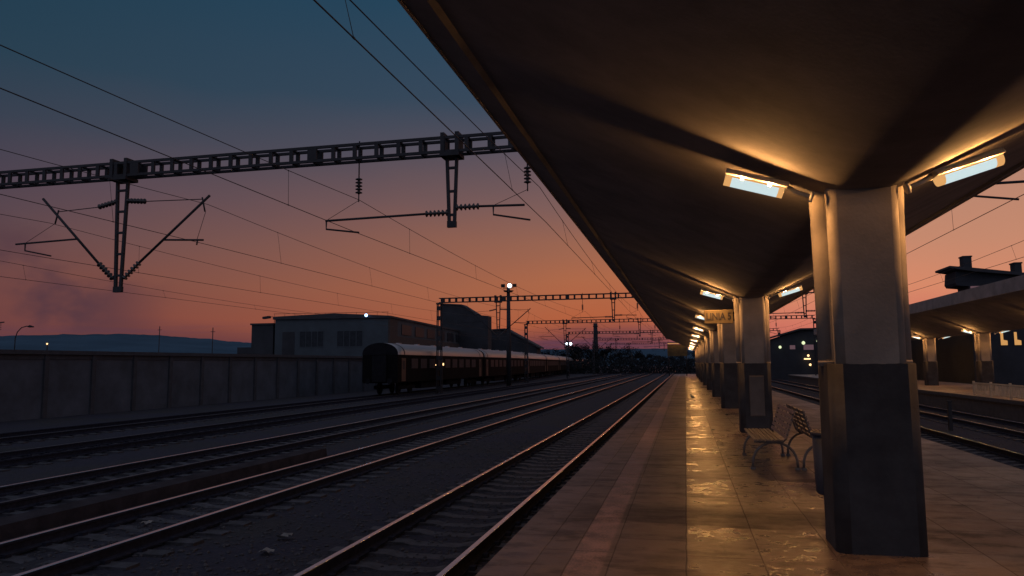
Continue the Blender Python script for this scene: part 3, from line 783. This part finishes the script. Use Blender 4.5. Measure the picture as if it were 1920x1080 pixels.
# ------------------------------------------------------------------ warehouse and other buildings left
def rot_box(b, o, ux, x0, x1, y0, y1, z0, z1):
    uy = Vector((-ux.y, ux.x, 0)); o = Vector(o)
    P = lambda x, y, z: o+ux*x+uy*y+Vector((0, 0, z))
    b.hexa([P(x0, y0, z0), P(x1, y0, z0), P(x1, y1, z0), P(x0, y1, z0), P(x0, y0, z1), P(x1, y0, z1), P(x1, y1, z1), P(x0, y1, z1)])
def window(parent, x0, x1, y, z0, z1, bars, glass='glass', facing=-1):
    f = MB(); d = facing*.05; ya, yb = min(y, y+d), max(y, y+d)
    f.box(x0-.08, x1+.08, ya, yb, z0-.08, z0); f.box(x0-.08, x1+.08, ya, yb, z1, z1+.08)
    f.box(x0-.08, x0, ya, yb, z0, z1); f.box(x1, x1+.08, ya, yb, z0, z1)
    for k in range(1, bars): xx = x0+(x1-x0)*k/bars; f.box(xx-.04, xx+.04, ya, yb, z0, z1)
    fr = f.build('window', 'warehouse', parent)
    g = MB(); g.box(x0, x1, y-.012, y+.02, z0, z1); g.build('pane', glass, fr)
    return fr
t = thing('warehouse', 'long grey warehouse with flat roof and barred windows behind the panel wall', 'building', (-34.85, 85, 0), R(5))
b = MB(); b.box(-14.7, 0, 0, 70, GZ, 7.35); b.build('wall', 'warehouse', t)
b = MB(); b.box(-.2, .06, -.03, 3.2, GZ, 7.2); b.box(.002, .06, 3.2, 70, GZ, 5.2); b.build('brick_corner', 'brick', t)
b = MB(); b.prism([(-14.9, 7.351), (.2, 7.351), (.2, 7.6), (-7, 8.0), (-14.9, 7.7)], -.25, 70.2, 1); b.build('roof', 'roofd', t)
b = MB(); b.tube([(-14.8, -.2, 8.05), (-.1, -.2, 8.05)], .025, 6)
for k in range(12): b.tube([(-14.7+k*1.32, -.2, 7.6), (-14.7+k*1.32, -.2, 8.05)], .02, 5)
b.build('roof_railing', 'iron', t)
window(t, -11.4, -8.4, 0, 3.95, 5.8, 4); window(t, -6.6, -3.4, 0, 3.95, 5.8, 4)
b = MB(); b.box(-13.7, -12.1, -.03, .01, 1.2, 5.8); b.build('door', 'darkwall', t)
for k in range(9):
    f = MB(); f.box(.003, .09, 5+k*6.5, 9.5+k*6.5, 5.5, 6.8); f.build('window', 'glass', t)
t = thing('annex', 'low dark annex with flat roof at the left end of the warehouse', 'building', (-52.9, 84, 0))
b = MB(); b.box(0, 3.0, 0, 14, GZ, 6.75); b.build('wall', 'darkwall', t)
b = MB(); b.box(-2.6, -.01, 1, 10, GZ, 4.0); b.build('lean_to', 'darkwall', t)
b = MB(); b.box(-.15, 3.15, -.15, 14.1, 6.751, 6.95); b.build('roof', 'roofd', t)
t = thing('block_tower', 'dark block building with a sloped shoulder rising behind the warehouse', 'building', (0, 125, 0))
b = MB(); b.prism([(-41.6, GZ), (-33.1, GZ), (-33.1, 10.0), (-35.2, 10.2), (-37.9, 11.9), (-41.6, 12.2)], 0, 2.5, 1); b.build('wall', 'darkwall', t)
b = MB(); b.box(-39.7, -38.4, -.02, .01, 6.35, 6.62); b.build('window', 'warmwin', t)
b = MB(); b.prism([(-41.8, 12.21), (-37.85, 11.91), (-35.15, 10.21), (-35.0, 10.35), (-37.8, 12.1), (-41.8, 12.4)], -.2, 2.7, 1); b.build('roof', 'roofd', t)
t = thing('pitched_house', 'dark house with a long pitched roof beside the warehouse', 'building', (0, 150, 0))
b = MB(); b.prism([(-42, GZ), (-29.4, GZ), (-29.4, 5.0), (-36, 8.6), (-42, 8.4)], 0, 4, 1); b.build('wall', 'darkwall', t)
b = MB(); b.prism([(-42.2, 8.41), (-36, 8.72), (-28.8, 4.75), (-28.7, 5.0), (-36, 9.0), (-42.2, 8.7)], -.4, 4.4, 1); b.build('roof', 'roofd', t)
t = thing('brick_chimney', 'tall dark tapered chimney standing among the far trees', 'chimney', (-25.5, 220, GZ))
b = MB(); b.tube([(0, 0, 0), (0, 0, 13.6), (0, 0, 14.3)], [.85, .58, .62], 16); b.build('stack', 'darkwall', t)
b = MB(); b.tube([(0, 0, 13.2), (0, 0, 13.6)], [.70, .72], 16); b.build('rim', 'darkwall', t)

# masts, lamps and poles left
t = thing('floodlight_mast', 'dark floodlight mast with one bright lamp beside the parked coaches', 'floodlight', (-17.1-2.2, 82, GZ))
b = MB(); b.tube([(0, 0, 0), (0, 0, 11.1)], [.30, .19], 12); b.build('mast', 'iron', t)
b = MB(); b.tube([(0, 0, 10.6), (0, 0, 10.75)], [.45, .62], 12); b.tube([(-.62, 0, 11.05), (.62, 0, 11.05)], .04, 6); b.tube([(0, -.62, 11.05), (0, .62, 11.05)], .04, 6); b.build('gallery', 'iron', t)
for x, mm in ((-.62, 'iron'), (.18, 'coldlamp'), (.72, 'iron')):
    b = MB(); b.bar((x, .12, 11.35), (x, -.12, 11.30), .42, .36); h_ = b.build('floodlight', 'iron', t)
    if mm == 'coldlamp':
        b = MB(); b.tube([(x, -.135, 11.30), (x, -.16, 11.295)], .24, 16); b.build('lens', 'coldlamp', h_)
t = thing('signal_lamp', 'twin white signal lights on a dark pole before the far trees', 'signal', (-19.95, 128.5, GZ))
b = MB(); b.tube([(0, 0, 0), (0, 0, 6.0)], .10, 8); b.build('pole', 'iron', t)
for x in (.05, .75):
    b = MB(); b.box(x-.28, x+.28, -.3, -.02, 5.6, 6.15); h_ = b.build('lamp_head', 'iron', t)
    b = MB(); b.tube([(x, -.305, 5.88), (x, -.33, 5.88)], .23, 12); b.build('lens', 'coldlamp', h_)
t = thing('roof_lamp', 'small blue white lamp on the warehouse roof edge', 'lamp', (-37.6, 84.3, 7.62))
b = MB(); b.tube([(0, 0, -.3), (0, 0, .05)], .05, 8); b.build('bracket', 'iron', t)
b = MB(); b.tube([(0, -.12, .05), (0, -.02, .05)], [.17, .19], 12); b.build('lens', 'bluelamp', t)
t = thing('roof_floodlight', 'unlit dark floodlight on an arm above the annex roof', 'floodlight', (-50.2, 83.5, 6.95))
b = MB(); b.tube([(.6, .2, 0), (.6, .2, .75), (0, 0, .75)], .04, 8); b.build('arm', 'iron', t)
b = MB(); b.bar((-.8, 0, .62), (.1, 0, .72), .5, .28); b.build('head', 'iron', t)
t = thing('street_lamp', 'unlit street lamp with a curved arm behind the panel wall at far left', 'street lamp', (-74.0, 70, GZ))
b = MB(); b.tube([(0, 0, 0), (0, 0, 5.8), (.25, 0, 6.5), (.8, 0, 7.0), (1.5, 0, 7.15), (1.9, 0, 7.1)], .055, 8); b.build('pole', 'iron', t)
b = MB(); b.tube([(1.6, 0, 7.10), (1.9, 0, 7.13), (2.45, 0, 7.05)], [.06, .15, .06], 8); b.build('lamp_head', 'iron', t)
t = thing('yard_lamp', 'tiny warm lit lamp on a short pole behind the panel wall', 'lamp', (-50.0, 50.3, GZ))
b = MB(); b.tube([(0, 0, 0), (0, 0, 4.4)], .05, 8); b.build('pole', 'iron', t)
b = MB(); b.tube([(0, -.02, 4.30), (0, -.02, 4.42)], [.055, .06], 8); b.build('bulb', 'warmlamp', t)
t = thing('utility_pole', 'dark pole with an insulator at the left edge of the photo', 'pole', (-49.4, 45, GZ))
b = MB(); b.tube([(0, 0, 0), (0, 0, 6.6)], [.17, .11], 8); b.bar((-.2, 0, 5.75), (.75, 0, 5.8), .08); b.build('pole', 'iron', t)
b = MB(); ins(b, (.2, 0, 5.2), (.2, 0, 5.75), 4, .25); b.build('insulator', 'cer', t)
for i, (x, h, lb) in enumerate(((-93, 6.6, 'thin dark aerial pole on the hill line, the left one'), (-73, 5.4, 'thin dark aerial pole on the hill line, the right one'))):
    y = 118 if i == 0 else 105
    t = thing('aerial_pole', lb, 'pole', (x, y, GZ), 0, 'aerial poles on the hill line')
    b = MB(); b.tube([(0, 0, 0), (0, 0, h+3.2)], .07, 6); b.box(-.4, .4, -.03, .03, h+2.5, h+2.58); b.build('pole', 'iron', t)

# ------------------------------------------------------------------ station buildings right
t = thing('station_building', 'dark station building with overhanging roof and chimneys behind the far canopy', 'building', (0, 62, 0))
b = MB(); b.box(20.9, 44, 0, 34, GZ, 6.2); b.build('wall', 'darkwall', t)
b = MB(); b.prism([(24.2, 8.70), (24.35, 8.45), (25.3, 8.35), (25.5, 6.21), (44, 6.21), (44, 9.0), (29.5, 9.1), (25.5, 9.6), (24.3, 9.75)], 13, 16, 1); b.build('upper_storey', 'darkwall', t)
b = MB(); b.prism([(23.6, 10.02), (25.6, 9.62), (29.6, 9.12), (44, 9.02), (44, 9.25), (29.6, 9.36), (25.6, 9.95), (23.6, 10.2)], 12.3, 16.4, 1); b.build('roof', 'roofd', t)
for x, zt, w in ((25.38, 11.05, .34), (29.45, 10.3, .28)):
    b = MB(); b.box(x-w, x+w, 13.2, 14.2, 9.1, zt); b.box(x-w-.06, x+w+.06, 13.15, 14.25, zt+.002, zt+.12); b.build('chimney', 'darkwall', t)
for x in (26.0, 27.3):
    g = MB(); g.box(x-.6, x+.35, 12.96, 13.02, 7.75, 8.35); g.build('window', 'dimwin', t)
for x, z0, w, h_ in ((19.2+1.95, 2.35, .28, .62), (19.2+2.35, 2.35, .28, .62)):
    g = MB(); g.box(x-w/2, x+w/2, -.03, .02, z0, z0+h_); g.build('window', 'warmwin', t)
for x in (22.75, 23.65):
    f = MB(); f.box(x-.06, x+.52, -.02, .01, 2.70, 3.75); fr = f.build('window', 'darkwall', t)
    g = MB(); g.prism([(x, 2.75), (x+.44, 2.75), (x+.44, 3.08), (x+.18, 3.14), (x+.18, 3.7), (x, 3.7)], -.035, -.022, 1); g.build('pane', 'warmwin', fr)
t = thing('yard_shed', 'dark shed with a low sloped roof beyond the second pillar', 'building', (0, 110, 0))
b = MB(); b.prism([(11.2, GZ), (20, GZ), (20, 6.0), (15.7, 5.98), (11.2, 4.6)], 0, 25, 1); b.build('wall', 'darkwall', t)
b = MB(); b.prism([(10.6, 4.62), (15.7, 6.05), (20.3, 6.08), (20.3, 6.3), (15.6, 6.28), (10.6, 4.85)], -.5, 25.5, 1); b.build('roof', 'roofd', t)
for x0, x1, z0, z1 in ((14.2, 14.9, 3.4, 3.95), (16.0, 17.3, 3.3, 4.0)):
    g = MB(); g.box(x0, x1, -.03, .02, z0, z1); g.build('window', 'dimwin', t)
def shed_lamp(x, z, m_, r_, lb, w=None):
    t = thing('shed_lamp', lb, 'lamp', (x, 109.6, z), 0, 'small lights before the dark shed')
    b = MB(); b.tube([(0, .38, .12), (0, .05, .12), (0, 0, .05)], .03, 6); b.build('arm', 'iron', t)
    b = MB()
    if w: b.box(-w, w, -.06, 0, -.09, .09)
    else: b.tube([(0, 0, -r_), (0, 0, -r_*.5), (0, 0, 0), (0, 0, r_*.5), (0, 0, r_)], [r_*.3, r_*.85, r_, r_*.85, r_*.3], 10)
    b.build('bulb', m_, t)
shed_lamp(12.87, 3.7, 'greenlamp', .20, 'pale round light on the dark shed, the lowest and leftmost'); shed_lamp(15.95, 4.25, 'greenlamp', .24, 'pale round light on the dark shed, between its two neighbours')
shed_lamp(17.85, 4.45, 'greenlamp', .22, 'pale round light on the dark shed, beside the nearest pillar edge')
shed_lamp(16.5, 2.5, 'warmlamp', .16, 'warm round light low on the dark shed, above the glowing bar'); shed_lamp(16.35, 2.05, 'warmlamp', .1, 'warm glowing bar low on the dark shed', .42); shed_lamp(16.7, 1.25, 'warmlamp', .16, 'warm round light low on the dark shed, below the glowing bar')

# ------------------------------------------------------------------ trees along the end of the yard
def make_tree(seed, label):
    rnd = random.Random(seed); t = thing('tree', label, 'tree', (0, 0, 0), 0, 'dark trees at the end of the yard')
    b = MB(); b.tube([(0, 0, -.1), (.05, 0, 1.6), (-.05, .1, 3.0), (.1, 0, 4.6)], [.26, .2, .14, .05], 8); ends = []
    for k in range(9):
        a = rnd.uniform(0, 6.28); z = rnd.uniform(1.5, 3.6); l = rnd.uniform(1.2, 2.6)
        e = Vector((math.cos(a)*l, math.sin(a)*l, z+rnd.uniform(.6, 1.8))); b.tube([(0, 0, z), tuple(e*.55+Vector((0, 0, z*.45))), tuple(e)], [.1, .06, .025], 5); ends.append(e)
    b.build('trunk', 'bark', t)
    ends += [Vector((rnd.gauss(0, 1.1), rnd.gauss(0, 1.1), rnd.uniform(3.2, 5.6))) for _ in range(10)]
    lb = MB()
    for e in ends:
        rr = rnd.uniform(.65, 1.15)
        for _ in range(75):
            d = Vector((rnd.gauss(0, 1), rnd.gauss(0, 1), rnd.gauss(0, .75))).normalized()*rr*rnd.random()**.4
            p = e+d; s_ = rnd.uniform(.10, .22); u = Vector((rnd.gauss(0, 1), rnd.gauss(0, 1), rnd.gauss(0, 1))).normalized(); w = u.orthogonal().normalized()
            o = len(lb.v); lb.v += [tuple(p-u*s_), tuple(p+w*s_*.55), tuple(p+u*s_), tuple(p-w*s_*.55)]; lb.face([o, o+1, o+2, o+3])
    lb.build('crown', 'leaf', t, fix=False); return t
tp = [make_tree(3, 'x'), make_tree(11, 'x'), make_tree(29, 'x')]
spots = []
rnd = random.Random(5)
plan = [(-36, 186, 1.0), (-32.5, 190, 1.05), (-28.6, 196, 1.22), (-26.4, 192, 1.2), (-23.2, 198, 1.25), (-20.4, 195, 1.1), (-17.0, 204, .95), (-13.6, 200, 1.12), (-10.2, 206, .8), (-6.6, 200, .78), (-3.0, 204, .84), (.8, 196, .9), (4.6, 200, .95), (8.8, 190, 1.0), (-41, 170, .95), (-44.5, 165, .8), (13.5, 186, 1.05), (-30.5, 168, .72)]
where = ['at the left of the far chimney, first of the row', 'at the left of the far chimney, second of the row', 'just left of the far chimney, tall and full', 'right behind the far chimney', 'just right of the far chimney', 'second to the right of the far chimney', 'low and round in the dip of the far row', 'standing alone above the dip of the far row', 'low in the far row before the canopy edge', 'lower one next to the canopy edge', 'partly behind the end board', 'behind the end board', 'behind the far pillars', 'right of the far pillars', 'beside the pitched house', 'small one left of the pitched house', 'beyond the dark shed', 'small one before the twin signal lights']
for i, (x, y, s_) in enumerate(plan):
    o = tp[i] if i < 3 else copy_tree(tp[i % 3])
    o.location = (x, y, GZ); o.scale = (s_*1.15, s_*1.15, s_); o.rotation_euler = (0, 0, rnd.uniform(0, 6)); o['label'] = 'dark leafy tree ' + where[i]; o['group'] = 'dark trees at the end of the yard'
# low scrub along the end of the yard: one uncountable mass
b = MB()
for k in range(14000):
    x = rnd.uniform(-48, 24); y = rnd.uniform(176, 186); h = 3.3+1.3*mnoise.noise(Vector((x*.25, 3, 1)))
    z = GZ+abs(h)*rnd.random()+.1; s_ = rnd.uniform(.15, .32); u = Vector((rnd.gauss(0, 1), rnd.gauss(0, 1), rnd.gauss(0, 1))).normalized(); w = u.orthogonal().normalized(); p = Vector((x, y, z))
    o = len(b.v); b.v += [tuple(p-u*s_), tuple(p+w*s_*.6), tuple(p+u*s_), tuple(p-w*s_*.6)]; b.face([o, o+1, o+2, o+3])
tag(b.build('undergrowth', 'leaf', fix=False), 'dark scrub across the end of the yard', 'undergrowth', kind='stuff')
